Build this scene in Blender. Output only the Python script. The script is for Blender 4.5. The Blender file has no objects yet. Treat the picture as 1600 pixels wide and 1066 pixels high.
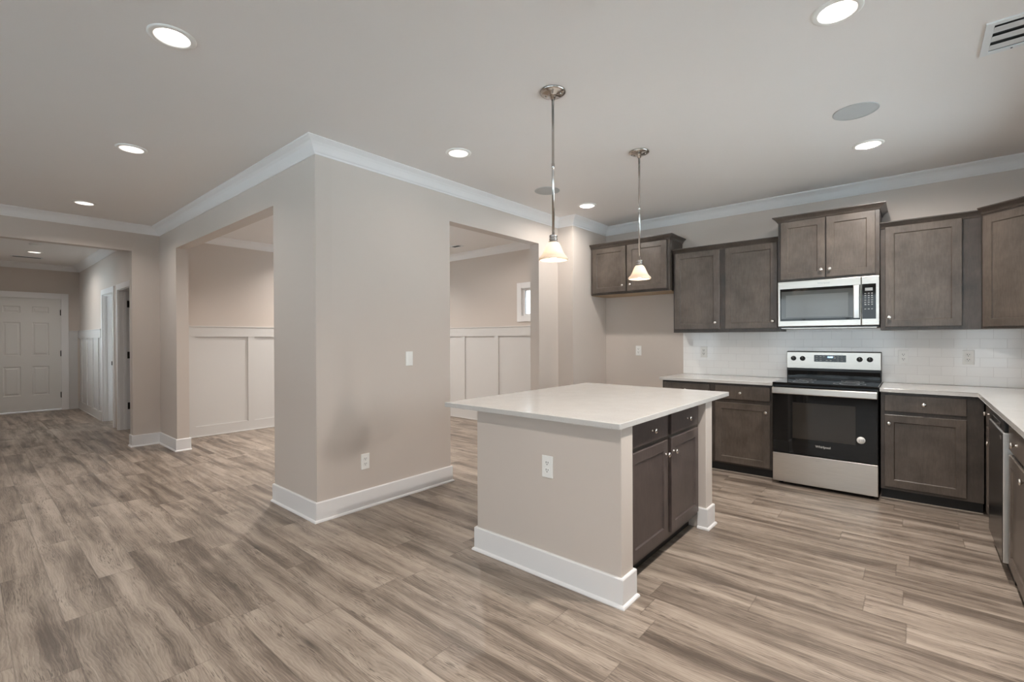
import bpy, bmesh, math, random
from mathutils import Vector, Matrix

S = bpy.context.scene
COL = S.collection
PI = math.pi

# ------------------------------------------------------------------ camera
cam_d = bpy.data.cameras.new('camera')
cam_d.sensor_fit = 'HORIZONTAL'
cam_d.sensor_width = 36.0
cam_d.lens = 735.7677 / 1600 * 36
cam_d.clip_start = 0.02
cam = bpy.data.objects.new('camera', cam_d)
COL.objects.link(cam)
_R = Matrix(((0.760509988, 0.000667224, 0.649325891),
             (0.649312942, 0.005616846, -0.760500594),
             (-0.004154587, 0.999984003, 0.003838431)))
cam.matrix_world = Matrix.Translation((0, 0, 1.31)) @ _R.to_4x4()
S.camera = cam

# ------------------------------------------------------------------ light and exposure
SKY = 1.0
EXPOSURE = 2.14
LED = 0.86                                                  # watts of each recessed lamp
LENS = 2.2
S.view_settings.view_transform = 'Standard'
S.view_settings.look = 'None'
S.view_settings.gamma = 1.0
S.view_settings.use_curve_mapping = False
S.view_settings.exposure = EXPOSURE
try:
    S.cycles.use_denoising = True
    S.cycles.max_bounces = 10
    S.cycles.diffuse_bounces = 6
    S.cycles.sample_clamp_indirect = 6.0
    S.cycles.caustics_reflective = False
    S.cycles.caustics_refractive = False
except Exception:
    pass
W = bpy.data.worlds.new('daylight')
S.world = W
W.use_nodes = True
bg = W.node_tree.nodes['Background']
bg.inputs[0].default_value = (0.84, 0.92, 1.0, 1)
bg.inputs[1].default_value = SKY

sun_d = bpy.data.lights.new('sun', 'SUN')
sun_d.energy = 10.0
sun_d.angle = math.radians(0.6)
sun_d.color = (0.76, 0.90, 1.0)
sun = bpy.data.objects.new('sun', sun_d)
COL.objects.link(sun)
sun.location = (6, 3, 8)
sun.rotation_euler = Vector((-0.8, -1.6, -1.83)).to_track_quat('-Z', 'Y').to_euler()


def portal(loc, rot, w, h):
    d = bpy.data.lights.new('window_portal', 'AREA')
    d.shape = 'RECTANGLE'
    d.size = w
    d.size_y = h
    d.cycles.is_portal = True
    o = bpy.data.objects.new('window_portal', d)
    COL.objects.link(o)
    o.location = loc
    o.rotation_euler = rot


# windows: (axis, plane, lo, hi, z0, z1, inward sign)
WIN = {
    'dining_small': ('y', 5.45, -4.455, -4.03, 1.655, 2.066, -1),
    'dining_big_added': ('x', -7.38, 3.35, 5.3, 0.45, 2.35, 1),  # unseen window, added to let daylight into the dining room
    'dining_far_added': ('y', 5.45, -7.2, -6.2, 0.5, 2.3, -1),  # second unseen window, added because the dining room was dim
    'sink': ('x', 1.0, 1.98, 4.74, 1.02, 2.36, -1),
    'patio': ('x', 3.6, -2.6, -0.5, 0.85, 2.38, -1),
    'nook': ('y', -3.6, 0.7, 3.0, 0.4, 2.3, 1),  # unseen window, added to light the island and cabinet fronts
    'rear_a': ('y', -3.6, -5.9, -4.4, 0.6, 2.15, 1),
    'rear_b': ('y', -3.6, -3.0, -0.3, 0.6, 2.35, 1),
    'bedroom': ('y', 2.55, -10.7, -9.2, 0.3, 2.3, -1),
    'hall': ('y', -0.1, -11.2, -9.4, 0.9, 2.2, 1),  # unseen window, added to brighten the hall
}
for k, (ax, p, a, b, z0, z1, sg) in WIN.items():
    c = (a + b) / 2
    zc = (z0 + z1) / 2
    if ax == 'x':
        portal((p - sg * 0.06, c, zc), (PI / 2, 0, -PI / 2 if sg > 0 else PI / 2), b - a, z1 - z0)
    else:
        portal((c, p - sg * 0.06, zc), (PI / 2, 0, 0 if sg > 0 else PI), b - a, z1 - z0)


# ------------------------------------------------------------------ mesh helpers
class MB:
    def __init__(self):
        self.bm = bmesh.new()

    def add(self, verts, faces, mat=0):
        vs = [self.bm.verts.new(v) for v in verts]
        for f in faces:
            try:
                fc = self.bm.faces.new([vs[i] for i in f])
                fc.material_index = mat
            except ValueError:
                pass
        return self

    def box(self, x0, x1, y0, y1, z0, z1, bev=0.0, seg=1, mat=0):
        t = bmesh.new()
        v = [t.verts.new(p) for p in ((x0, y0, z0), (x1, y0, z0), (x1, y1, z0), (x0, y1, z0),
                                      (x0, y0, z1), (x1, y0, z1), (x1, y1, z1), (x0, y1, z1))]
        for f in ((3, 2, 1, 0), (4, 5, 6, 7), (0, 1, 5, 4), (1, 2, 6, 5), (2, 3, 7, 6), (3, 0, 4, 7)):
            t.faces.new([v[i] for i in f])
        if bev > 0:
            bmesh.ops.bevel(t, geom=list(t.edges), offset=bev, segments=seg, affect='EDGES', profile=0.5)
        self.merge(t, mat)
        return self

    def merge(self, t, mat=0, M=None):
        t.verts.index_update()
        vs = [self.bm.verts.new(M @ v.co if M else v.co) for v in t.verts]
        for f in t.faces:
            try:
                nf = self.bm.faces.new([vs[w.index] for w in f.verts])
                nf.material_index = mat
                nf.smooth = f.smooth
            except ValueError:
                pass
        t.free()

    def lathe(self, prof, M=None, n=32, smooth=True, mat=0, cap0=False, cap1=False):
        """prof: (r, h) pairs turned about local z, placed by M"""
        M = M or Matrix.Identity(4)
        rings = []
        for (r_, h) in prof:
            if r_ < 1e-6:
                rings.append([self.bm.verts.new(M @ Vector((0, 0, h)))])
            else:
                rings.append([self.bm.verts.new(M @ Vector((r_ * math.cos(2 * PI * i / n), r_ * math.sin(2 * PI * i / n), h))) for i in range(n)])
        for a, b in zip(rings, rings[1:]):
            for i in range(n):
                j = (i + 1) % n
                if len(a) == 1 and len(b) == 1:
                    continue
                if len(a) == 1:
                    q = [a[0], b[j], b[i]]
                elif len(b) == 1:
                    q = [a[i], a[j], b[0]]
                else:
                    q = [a[i], a[j], b[j], b[i]]
                try:
                    f = self.bm.faces.new(q)
                    f.smooth = smooth
                    f.material_index = mat
                except ValueError:
                    pass
        for cap, ring in ((cap0, rings[0]), (cap1, rings[-1])):
            if cap and len(ring) > 2:
                f = self.bm.faces.new(ring)
                f.material_index = mat
        return self

    def sweep(self, path, prof, closed=False, z=0.0, caps=True, mat=0, smooth=False):
        """prof (d, h): d out of the wall (to the right of travel), h up from z"""
        P = [Vector((p[0], p[1])) for p in path]
        n = len(P)
        sects = []
        for i in range(n):
            if closed:
                a, b, c = P[i - 1], P[i], P[(i + 1) % n]
            else:
                a = P[i - 1] if i > 0 else None
                b = P[i]
                c = P[i + 1] if i < n - 1 else None
            def nrm(p, q):
                d = (q - p).normalized()
                return Vector((d.y, -d.x))
            if a is None:
                m = nrm(b, c)
            elif c is None:
                m = nrm(a, b)
            else:
                n1, n2 = nrm(a, b), nrm(b, c)
                m = (n1 + n2)
                m = m / max(1e-6, m.dot(n1))
            sects.append([self.bm.verts.new((b.x + m.x * d, b.y + m.y * d, z + h)) for d, h in prof])
        k = len(prof)
        rng = range(n) if closed else range(n - 1)
        for i in rng:
            A, B = sects[i], sects[(i + 1) % n]
            for j in range(k):
                f = self.bm.faces.new([A[j], B[j], B[(j + 1) % k], A[(j + 1) % k]])
                f.material_index = mat
                f.smooth = smooth
        if not closed and caps:
            self.bm.faces.new(sects[0])
            self.bm.faces.new(list(reversed(sects[-1])))
        return self

    def prism(self, poly, z0, z1, mat=0):
        n = len(poly)
        v = [(x, y, z0) for x, y in poly] + [(x, y, z1) for x, y in poly]
        f = [tuple(reversed(range(n))), tuple(range(n, 2 * n))] + [(i, (i + 1) % n, n + (i + 1) % n, n + i) for i in range(n)]
        return self.add(v, f, mat)

    def tube(self, pts, r, n=12, mat=0):
        pts = [Vector(p) for p in pts]
        rings = []
        for i, p in enumerate(pts):
            d = (pts[min(i + 1, len(pts) - 1)] - pts[max(i - 1, 0)]).normalized()
            q = d.to_track_quat('Z', 'Y').to_matrix()
            rings.append([self.bm.verts.new(p + q @ Vector((r * math.cos(2 * PI * k / n), r * math.sin(2 * PI * k / n), 0))) for k in range(n)])
        for a, b in zip(rings, rings[1:]):
            for k in range(n):
                f = self.bm.faces.new([a[k], a[(k + 1) % n], b[(k + 1) % n], b[k]])
                f.smooth = True
                f.material_index = mat
        self.bm.faces.new(list(reversed(rings[0])))
        self.bm.faces.new(rings[-1])
        return self


WL = {}                                                     # world position of every object's origin


def obj(name, mb, mat, parent=None, at=None, normals=True):
    bm = mb.bm
    if normals:
        bmesh.ops.recalc_face_normals(bm, faces=bm.faces)
    if parent is not None:
        o0 = WL[parent.name]
    elif at is not None:
        o0 = Vector(at)
    else:
        xs = [v.co for v in bm.verts]
        lo = Vector((min(v.x for v in xs), min(v.y for v in xs), min(v.z for v in xs)))
        hi = Vector((max(v.x for v in xs), max(v.y for v in xs), max(v.z for v in xs)))
        o0 = Vector(((lo.x + hi.x) / 2, (lo.y + hi.y) / 2, lo.z))
    bmesh.ops.translate(bm, verts=bm.verts, vec=-o0)
    me = bpy.data.meshes.new(name)
    bm.to_mesh(me)
    bm.free()
    for m in (mat if isinstance(mat, (list, tuple)) else [mat]):
        me.materials.append(m)
    o = bpy.data.objects.new(name, me)
    COL.objects.link(o)
    if parent is not None:
        o.parent = parent
    else:
        o.location = o0
    WL[o.name] = o0
    return o


def thing(name, label, cat, loc, group=None):
    o = bpy.data.objects.new(name, None)
    o.empty_display_size = 0.05
    COL.objects.link(o)
    o.location = loc
    WL[o.name] = Vector(loc)
    tag(o, label, cat, group)
    return o


def tag(o, label, cat, group=None):
    o['label'] = label
    o['category'] = cat
    if group:
        o['group'] = group
    return o


def struct(name, mb, mat, at=None, label=None):
    o = obj(name, mb, mat, None, at)
    o['kind'] = 'structure'
    if label:
        o['label'] = label
    return o


def dup(root, loc, label, group=None):
    """a copy of a thing with copies of its parts and sub-parts"""
    r_ = root.copy()
    COL.objects.link(r_)
    r_.location = loc
    r_['label'] = label
    if group:
        r_['group'] = group
    WL[r_.name] = Vector(loc)
    for ch in list(root.children):
        c = ch.copy()
        COL.objects.link(c)
        c.parent = r_
        for g in ch.children:
            d = g.copy()
            COL.objects.link(d)
            d.parent = c
    return r_


def frame(o, u, w):
    """matrix with local x = u, y = z up, z = w (outward)"""
    u = Vector(u).normalized()
    w = Vector(w).normalized()
    v = Vector((0, 0, 1))
    return Matrix(((u.x, v.x, w.x, o[0]), (u.y, v.y, w.y, o[1]), (u.z, v.z, w.z, o[2]), (0, 0, 0, 1)))


def panel_front(mb, M, w, h, t=0.019, stile=0.058, shaker=True, rec=0.008, bev=0.0025):
    """a door (recessed panel) or slab drawer front, lower left corner at local origin, face toward +z"""
    def loop(i, z):
        return [mb.bm.verts.new(M @ Vector(p)) for p in ((i, i, z), (w - i, i, z), (w - i, h - i, z), (i, h - i, z))]
    loops = [loop(0, 0), loop(0, t - bev), loop(bev, t)]
    if shaker:
        loops += [loop(stile, t), loop(stile + 0.004, t - rec * 0.75), loop(stile + 0.006, t - rec)]
    for a, b in zip(loops, loops[1:]):
        for i in range(4):
            mb.bm.faces.new([a[i], a[(i + 1) % 4], b[(i + 1) % 4], b[i]])
    mb.bm.faces.new(loops[-1])
    mb.bm.faces.new(list(reversed(loops[0])))
    return mb


def knob_mb(M):
    m = MB()
    m.lathe([(0.0, 0), (0.0075, 0), (0.0075, 0.002), (0.005, 0.004), (0.0048, 0.013), (0.008, 0.017),
             (0.0135, 0.020), (0.0148, 0.0235), (0.0125, 0.027), (0.006, 0.0287), (0.0, 0.029)], M, n=24)
    return m


# ------------------------------------------------------------------ materials
def mat(name, col, rough=0.5, metal=0.0, spec=0.5):
    m = bpy.data.materials.new(name)
    m.use_nodes = True
    b = m.node_tree.nodes['Principled BSDF']
    b.inputs['Base Color'].default_value = (*col, 1)
    b.inputs['Roughness'].default_value = rough
    b.inputs['Metallic'].default_value = metal
    b.inputs['Specular IOR Level'].default_value = spec
    return m


class NT:
    def __init__(self, m):
        self.t = m.node_tree
        self.b = self.t.nodes['Principled BSDF']

    def n(self, typ, **kw):
        nd = self.t.nodes.new(typ)
        for k, v in kw.items():
            setattr(nd, k, v)
        return nd

    def l(self, a, b):
        self.t.links.new(a, b)

    def math(self, op, a, b=None, c=None):
        nd = self.n('ShaderNodeMath', operation=op)
        for i, v in enumerate((a, b, c)):
            if v is None:
                continue
            if isinstance(v, (int, float)):
                nd.inputs[i].default_value = v
            else:
                self.l(v, nd.inputs[i])
        return nd.outputs[0]

    def comb(self, x, y, z):
        nd = self.n('ShaderNodeCombineXYZ')
        for i, v in enumerate((x, y, z)):
            if isinstance(v, (int, float)):
                nd.inputs[i].default_value = v
            else:
                self.l(v, nd.inputs[i])
        return nd.outputs[0]

    def noise(self, vec, scale, detail=3, rough=0.5, dist=0.0):
        nd = self.n('ShaderNodeTexNoise')
        self.l(vec, nd.inputs['Vector'])
        nd.inputs['Scale'].default_value = scale
        nd.inputs['Detail'].default_value = detail
        nd.inputs['Roughness'].default_value = rough
        nd.inputs['Distortion'].default_value = dist
        return nd.outputs['Fac']

    def ramp(self, fac, stops, interp='LINEAR'):
        nd = self.n('ShaderNodeValToRGB')
        cr = nd.color_ramp
        cr.interpolation = interp
        while len(cr.elements) < len(stops):
            cr.elements.new(0.5)
        for e, (p, c) in zip(cr.elements, stops):
            e.position = p
            e.color = (*c, 1) if len(c) == 3 else c
        self.l(fac, nd.inputs[0])
        return nd.outputs[0]

    def mix(self, fac, a, b, blend='MIX'):
        nd = self.n('ShaderNodeMix', data_type='RGBA', blend_type=blend)
        if isinstance(fac, (int, float)):
            nd.inputs[0].default_value = fac
        else:
            self.l(fac, nd.inputs[0])
        for i, v in ((6, a), (7, b)):
            if isinstance(v, tuple):
                nd.inputs[i].default_value = (*v, 1)
            else:
                self.l(v, nd.inputs[i])
        return nd.outputs[2]

    def objco(self):
        return self.n('ShaderNodeTexCoord').outputs['Object']

    def bump(self, h, strength=0.1, dist=0.01):
        nd = self.n('ShaderNodeBump')
        nd.inputs['Strength'].default_value = strength
        nd.inputs['Distance'].default_value = dist
        self.l(h, nd.inputs['Height'])
        self.l(nd.outputs[0], self.b.inputs['Normal'])


def paint(name, col, rough=0.6):
    m = mat(name, col, rough, spec=0.3)
    t = NT(m)
    co = t.objco()
    h = t.noise(co, 220, 2)
    t.bump(h, 0.06, 0.002)
    v = t.noise(co, 0.8, 2)
    c = t.ramp(v, [(0.3, tuple(x * 0.985 for x in col)), (0.7, tuple(min(1, x * 1.015) for x in col))])
    t.l(c, t.b.inputs['Base Color'])
    return m


M_WALL = paint('greige_wall_paint', (0.605, 0.535, 0.480), 0.55)
M_CEIL = paint('flat_ceiling_paint', (0.79, 0.752, 0.725), 0.45)
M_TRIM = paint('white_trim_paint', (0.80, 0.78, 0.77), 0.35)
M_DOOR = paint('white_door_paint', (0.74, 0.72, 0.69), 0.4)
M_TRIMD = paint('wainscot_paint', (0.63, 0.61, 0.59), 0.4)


def cabinet_mat(name, col):
    m = mat(name, col, 0.34, spec=0.5)
    t = NT(m)
    co = t.objco()
    mp = t.n('ShaderNodeMapping')
    mp.inputs['Scale'].default_value = (1, 1, 0.16)
    t.l(co, mp.inputs['Vector'])
    grain = t.noise(mp.outputs[0], 90, 5, 0.6, 0.4)
    cloud = t.noise(co, 5.0, 4, 0.6)
    g = t.ramp(grain, [(0.3, tuple(x * 0.84 for x in col)), (0.7, tuple(x * 1.16 for x in col))])
    cl = t.ramp(cloud, [(0.32, (0.74, 0.73, 0.72)), (0.68, (1.30, 1.29, 1.28))])
    c = t.mix(1.0, g, cl, 'MULTIPLY')
    t.l(c, t.b.inputs['Base Color'])
    r_ = t.math('MULTIPLY_ADD', cloud, 0.14, 0.27)
    t.l(r_, t.b.inputs['Roughness'])
    t.bump(grain, 0.04, 0.001)
    return m


M_CAB = cabinet_mat('dark_stained_maple', (0.098, 0.078, 0.064))
M_CABD = cabinet_mat('dark_stained_maple_frame', (0.066, 0.052, 0.043))
M_ISLCAB = cabinet_mat('espresso_stained_maple', (0.072, 0.055, 0.050))
M_KICK = mat('black_toe_kick', (0.012, 0.010, 0.009), 0.5)
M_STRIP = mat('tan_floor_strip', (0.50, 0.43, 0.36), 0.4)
M_TAN = mat('unfinished_plywood', (0.45, 0.33, 0.21), 0.6)


def quartz():
    m = mat('white_quartz', (0.72, 0.70, 0.66), 0.14, spec=0.5)
    t = NT(m)
    co = t.objco()
    big = t.noise(co, 9, 4, 0.6)
    sp = t.noise(co, 260, 2, 0.5)
    sp2 = t.noise(co, 75, 3, 0.6)
    c0 = t.ramp(big, [(0.3, (0.56, 0.54, 0.515)), (0.7, (0.60, 0.58, 0.555))])
    d1 = t.ramp(sp, [(0.30, (0.80, 0.79, 0.77)), (0.40, (1, 1, 1))])
    d2 = t.ramp(sp2, [(0.27, (0.82, 0.81, 0.78)), (0.34, (1, 1, 1))])
    c = t.mix(1.0, t.mix(1.0, c0, d1, 'MULTIPLY'), d2, 'MULTIPLY')
    t.l(c, t.b.inputs['Base Color'])
    return m


M_QUARTZ = quartz()


def floor_mat():
    m = mat('vinyl_plank_floor', (0.3, 0.25, 0.2), 0.38, spec=0.45)
    t = NT(m)
    co = t.objco()
    sx = t.n('ShaderNodeSeparateXYZ')
    t.l(co, sx.inputs[0])
    X, Y = sx.outputs[0], sx.outputs[1]
    PW, PL = 0.178, 1.22
    yr = t.math('DIVIDE', t.math('ADD', Y, 0.047), PW)
    row = t.math('FLOOR', yr)
    fy = t.math('SUBTRACT', yr, row)
    wn = t.n('ShaderNodeTexWhiteNoise', noise_dimensions='1D')
    t.l(row, wn.inputs['W'])
    xr = t.math('ADD', t.math('DIVIDE', X, PL), t.math('MULTIPLY', wn.outputs['Value'], 7.31))
    pl = t.math('FLOOR', xr)
    fx = t.math('SUBTRACT', xr, pl)
    wp = t.n('ShaderNodeTexWhiteNoise', noise_dimensions='2D')
    t.l(t.comb(row, pl, 0), wp.inputs['Vector'])
    rnd = wp.outputs['Value']
    rc = t.n('ShaderNodeSeparateColor')
    t.l(wp.outputs['Color'], rc.inputs[0])
    # grain coordinates shifted per plank
    ox = t.math('MULTIPLY', rnd, 37.0)
    oy = t.math('MULTIPLY', rc.outputs[1], 23.0)
    gv = t.comb(t.math('ADD', X, ox), t.math('ADD', Y, oy), rnd)
    # warp the grain so that it swirls
    w1 = t.noise(t.comb(t.math('MULTIPLY', t.math('ADD', X, ox), 1.6), t.math('MULTIPLY', t.math('ADD', Y, oy), 5.0), rnd), 1.0, 2, 0.5)
    yw = t.math('ADD', t.math('ADD', Y, oy), t.math('MULTIPLY', t.math('SUBTRACT', w1, 0.5), 0.085))
    xs = t.math('ADD', X, ox)
    broad = t.noise(t.comb(t.math('MULTIPLY', xs, 0.9), t.math('MULTIPLY', yw, 13.0), 0.3), 1.0, 2, 0.5)
    blot = t.noise(t.comb(t.math('MULTIPLY', xs, 3.2), t.math('MULTIPLY', yw, 9.0), 4.3), 1.0, 3, 0.6)
    mid = t.noise(t.comb(t.math('MULTIPLY', xs, 2.4), t.math('MULTIPLY', yw, 62.0), 0.7), 1.0, 4, 0.65)
    fine = t.noise(t.comb(t.math('MULTIPLY', xs, 10.0), t.math('MULTIPLY', yw, 380.0), 0.1), 1.0, 3, 0.65)
    cath = t.n('ShaderNodeTexWave', wave_type='BANDS', bands_direction='Y', wave_profile='SAW')
    t.l(t.comb(t.math('MULTIPLY', xs, 0.55), yw, 0.0), cath.inputs['Vector'])
    cath.inputs['Scale'].default_value = 26.0
    cath.inputs['Distortion'].default_value = 7.0
    cath.inputs['Detail'].default_value = 2.0
    cath.inputs['Detail Scale'].default_value = 0.9
    light = (0.392, 0.322, 0.262)
    midc = (0.268, 0.214, 0.171)
    dark = (0.110, 0.084, 0.066)
    v = t.math('ADD', t.math('MULTIPLY', broad, 0.95), t.math('MULTIPLY', mid, 0.50))
    v = t.math('ADD', v, t.math('MULTIPLY', blot, 0.45))
    v = t.math('ADD', v, t.math('MULTIPLY', fine, 0.34))
    v = t.math('ADD', v, t.math('MULTIPLY', cath.outputs['Fac'], 0.13))
    v = t.math('ADD', v, t.math('MULTIPLY', t.math('SUBTRACT', rnd, 0.5), 0.16))
    v = t.math('DIVIDE', v, 2.30)
    base = t.ramp(v, [(0.385, dark), (0.45, (0.176, 0.138, 0.109)), (0.505, midc), (0.585, light), (0.69, (0.49, 0.41, 0.34))])
    # short dark pores and checks
    pore = t.noise(t.comb(t.math('MULTIPLY', xs, 14.0), t.math('MULTIPLY', yw, 260.0), 2.0), 1.0, 2, 0.5)
    patch = t.noise(t.comb(t.math('MULTIPLY', xs, 2.2), t.math('MULTIPLY', yw, 14.0), 5.0), 1.0, 2, 0.5)
    pm = t.math('MULTIPLY', t.ramp(pore, [(0.54, (0, 0, 0)), (0.62, (1, 1, 1))]), t.ramp(patch, [(0.45, (0, 0, 0)), (0.60, (1, 1, 1))]))
    base = t.mix(t.math('MULTIPLY', pm, 0.75), base, (0.075, 0.056, 0.044))
    # knots
    vor = t.n('ShaderNodeTexVoronoi', feature='F1')
    t.l(t.comb(t.math('MULTIPLY', xs, 1.7), t.math('MULTIPLY', yw, 5.2), 0.0), vor.inputs['Vector'])
    vor.inputs['Scale'].default_value = 1.0
    kd = t.math('ADD', vor.outputs['Distance'], t.math('MULTIPLY', t.math('SUBTRACT', mid, 0.5), 0.14))
    kn = t.ramp(kd, [(0.02, (1, 1, 1)), (0.13, (0, 0, 0))])
    halo = t.ramp(kd, [(0.05, (1, 1, 1)), (0.34, (0, 0, 0))])
    base = t.mix(t.math('MULTIPLY', halo, 0.42), base, (0.12, 0.092, 0.072))
    base = t.mix(t.math('MULTIPLY', kn, 0.7), base, (0.055, 0.042, 0.034))
    # seams between planks
    ey = t.math('MINIMUM', fy, t.math('SUBTRACT', 1.0, fy))
    ex = t.math('MINIMUM', fx, t.math('SUBTRACT', 1.0, fx))
    sy = t.ramp(t.math('MULTIPLY', ey, PW), [(0.0, (1, 1, 1)), (0.0016, (0, 0, 0))])
    sxx = t.ramp(t.math('MULTIPLY', ex, PL), [(0.0, (1, 1, 1)), (0.0016, (0, 0, 0))])
    seam = t.math('MAXIMUM', sy, sxx)
    col = t.mix(t.math('MULTIPLY', seam, 0.45), base, (0.09, 0.07, 0.056))
    t.l(col, t.b.inputs['Base Color'])
    rr = t.math('MULTIPLY_ADD', fine, 0.12, 0.32)
    t.l(rr, t.b.inputs['Roughness'])
    hgt = t.math('SUBTRACT', t.math('MULTIPLY', fine, 0.35), seam)
    t.bump(hgt, 0.12, 0.002)
    return m


M_FLOOR = floor_mat()


def tile_mat():
    m = mat('white_subway_tile', (0.74, 0.73, 0.71), 0.09, spec=0.5)
    t = NT(m)
    sx = t.n('ShaderNodeSeparateXYZ')
    t.l(t.objco(), sx.inputs[0])
    v = t.comb(sx.outputs[0], sx.outputs[2], 0)
    br = t.n('ShaderNodeTexBrick')
    t.l(v, br.inputs['Vector'])
    br.offset = 0.5
    br.inputs['Scale'].default_value = 1.0
    br.inputs['Brick Width'].default_value = 0.156
    br.inputs['Row Height'].default_value = 0.078
    br.inputs['Mortar Size'].default_value = 0.0013
    br.inputs['Mortar Smooth'].default_value = 0.3
    br.inputs['Color1'].default_value = (0.90, 0.885, 0.865, 1)
    br.inputs['Color2'].default_value = (0.875, 0.86, 0.84, 1)
    br.inputs['Mortar'].default_value = (0.70, 0.68, 0.66, 1)
    t.l(br.outputs['Color'], t.b.inputs['Base Color'])
    rr = t.math('MULTIPLY_ADD', br.outputs['Fac'], 0.5, 0.09)
    t.l(rr, t.b.inputs['Roughness'])
    wav = t.noise(v, 14, 2)
    h = t.math('SUBTRACT', t.math('MULTIPLY', wav, 0.5), br.outputs['Fac'])
    t.bump(h, 0.25, 0.002)
    return m


M_TILE = tile_mat()


def steel(name, col, rough, axis):
    m = mat(name, col, rough, metal=1.0)
    t = NT(m)
    mp = t.n('ShaderNodeMapping')
    mp.inputs['Scale'].default_value = axis
    t.l(t.objco(), mp.inputs['Vector'])
    g = t.noise(mp.outputs[0], 60, 4, 0.65)
    c = t.ramp(g, [(0.3, tuple(x * 0.94 for x in col)), (0.7, tuple(min(1, x * 1.05) for x in col))])
    t.l(c, t.b.inputs['Base Color'])
    t.l(t.math('MULTIPLY_ADD', g, 0.12, rough - 0.06), t.b.inputs['Roughness'])
    return m


M_STEEL = steel('brushed_stainless_steel', (0.64, 0.60, 0.55), 0.30, (0.1, 4, 4))
M_STEELV = steel('stainless_steel_vertical', (0.80, 0.78, 0.75), 0.36, (1.5, 1.5, 0.05))
M_DARKST = mat('dark_glossy_steel', (0.10, 0.095, 0.09), 0.22, 1.0)
M_NICKEL = mat('satin_nickel', (0.78, 0.74, 0.69), 0.2, 1.0)
M_CHROME = mat('polished_nickel', (0.50, 0.47, 0.44), 0.16, 1.0)
M_BLACK = mat('black_plastic', (0.014, 0.014, 0.014), 0.35)
M_BGLASS = mat('black_glass', (0.008, 0.008, 0.008), 0.04, spec=0.35)
M_WGLASS = mat('oven_window_glass', (0.036, 0.031, 0.026), 0.05, spec=0.4)
M_MGLASS = mat('microwave_window_glass', (0.060, 0.062, 0.060), 0.07, spec=0.55)
M_PLATE = mat('white_plastic_plate', (0.87, 0.86, 0.83), 0.3)
M_SLOT = mat('dark_slot', (0.03, 0.03, 0.03), 0.6)
M_GREYP = mat('grey_print', (0.35, 0.35, 0.35), 0.5)
M_HINGE = mat('bronze_hinge', (0.045, 0.040, 0.036), 0.35, 0.8)
M_GRILLE = mat('grey_speaker_mesh', (0.50, 0.51, 0.51), 0.7)
M_VENT = mat('white_vent_metal', (0.72, 0.73, 0.73), 0.35)
M_VENTIN = mat('vent_dark_duct', (0.06, 0.065, 0.07), 0.7)
M_EXT = mat('exterior_concrete', (0.66, 0.67, 0.68), 0.9)


def emit(name, col, s, base=(0.8, 0.8, 0.8)):
    m = mat(name, base, 0.5)
    b = m.node_tree.nodes['Principled BSDF']
    b.inputs['Emission Color'].default_value = (*col, 1)
    b.inputs['Emission Strength'].default_value = s
    return m


M_LED = emit('led_lens', (1.0, 0.93, 0.84), LENS)
M_CAN = mat('white_can_baffle', (0.82, 0.80, 0.76), 0.4)
M_BULB = emit('lit_bulb', (1.0, 0.90, 0.76), 5.5)
M_CLOCK = emit('blue_clock_digits', (0.25, 0.5, 1.0), 1.2)


def glass_pane():
    m = bpy.data.materials.new('window_glass')
    m.use_nodes = True
    nt = m.node_tree
    nt.nodes.clear()
    out = nt.nodes.new('ShaderNodeOutputMaterial')
    mx = nt.nodes.new('ShaderNodeMixShader')
    tr = nt.nodes.new('ShaderNodeBsdfTransparent')
    tr.inputs[0].default_value = (0.94, 0.97, 0.97, 1)
    gl = nt.nodes.new('ShaderNodeBsdfGlossy')
    gl.inputs['Roughness'].default_value = 0.02
    fr = nt.nodes.new('ShaderNodeFresnel')
    fr.inputs[0].default_value = 1.45
    nt.links.new(fr.outputs[0], mx.inputs[0])
    nt.links.new(tr.outputs[0], mx.inputs[1])
    nt.links.new(gl.outputs[0], mx.inputs[2])
    nt.links.new(mx.outputs[0], out.inputs[0])
    return m


M_GLASS = glass_pane()


def frosted():
    m = bpy.data.materials.new('frosted_shade_glass')
    m.use_nodes = True
    nt = m.node_tree
    b = nt.nodes['Principled BSDF']
    b.inputs['Base Color'].default_value = (0.80, 0.72, 0.63, 1)
    b.inputs['Roughness'].default_value = 0.35
    out = nt.nodes['Material Output']
    tl = nt.nodes.new('ShaderNodeBsdfTranslucent')
    tl.inputs[0].default_value = (0.85, 0.74, 0.62, 1)
    mx = nt.nodes.new('ShaderNodeMixShader')
    mx.inputs[0].default_value = 0.35
    nt.links.new(b.outputs[0], mx.inputs[1])
    nt.links.new(tl.outputs[0], mx.inputs[2])
    nt.links.new(mx.outputs[0], out.inputs[0])
    return m


M_SHADE = frosted()

# ------------------------------------------------------------------ the shell
ZC = 2.74
XL, XR, YF, YB = -7.32, 1.0, -3.6, 5.45
XN = 3.6
TH = 0.125


def wall_with_holes(mb, ax, p0, p1, lo, hi, z0, z1, holes):
    """slab between p0 and p1 on axis ax, from lo to hi, with rectangular holes (a, b, za, zb)"""
    def bx(a, b, za, zb):
        if b - a < 1e-4 or zb - za < 1e-4:
            return
        if ax == 'x':
            mb.box(p0, p1, a, b, za, zb)
        else:
            mb.box(a, b, p0, p1, za, zb)
    cur = lo
    for a, b, za, zb in sorted(holes):
        bx(cur, a, z0, z1)
        bx(a, b, z0, za)
        bx(a, b, zb, z1)
        cur = b
    bx(cur, hi, z0, z1)


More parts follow.
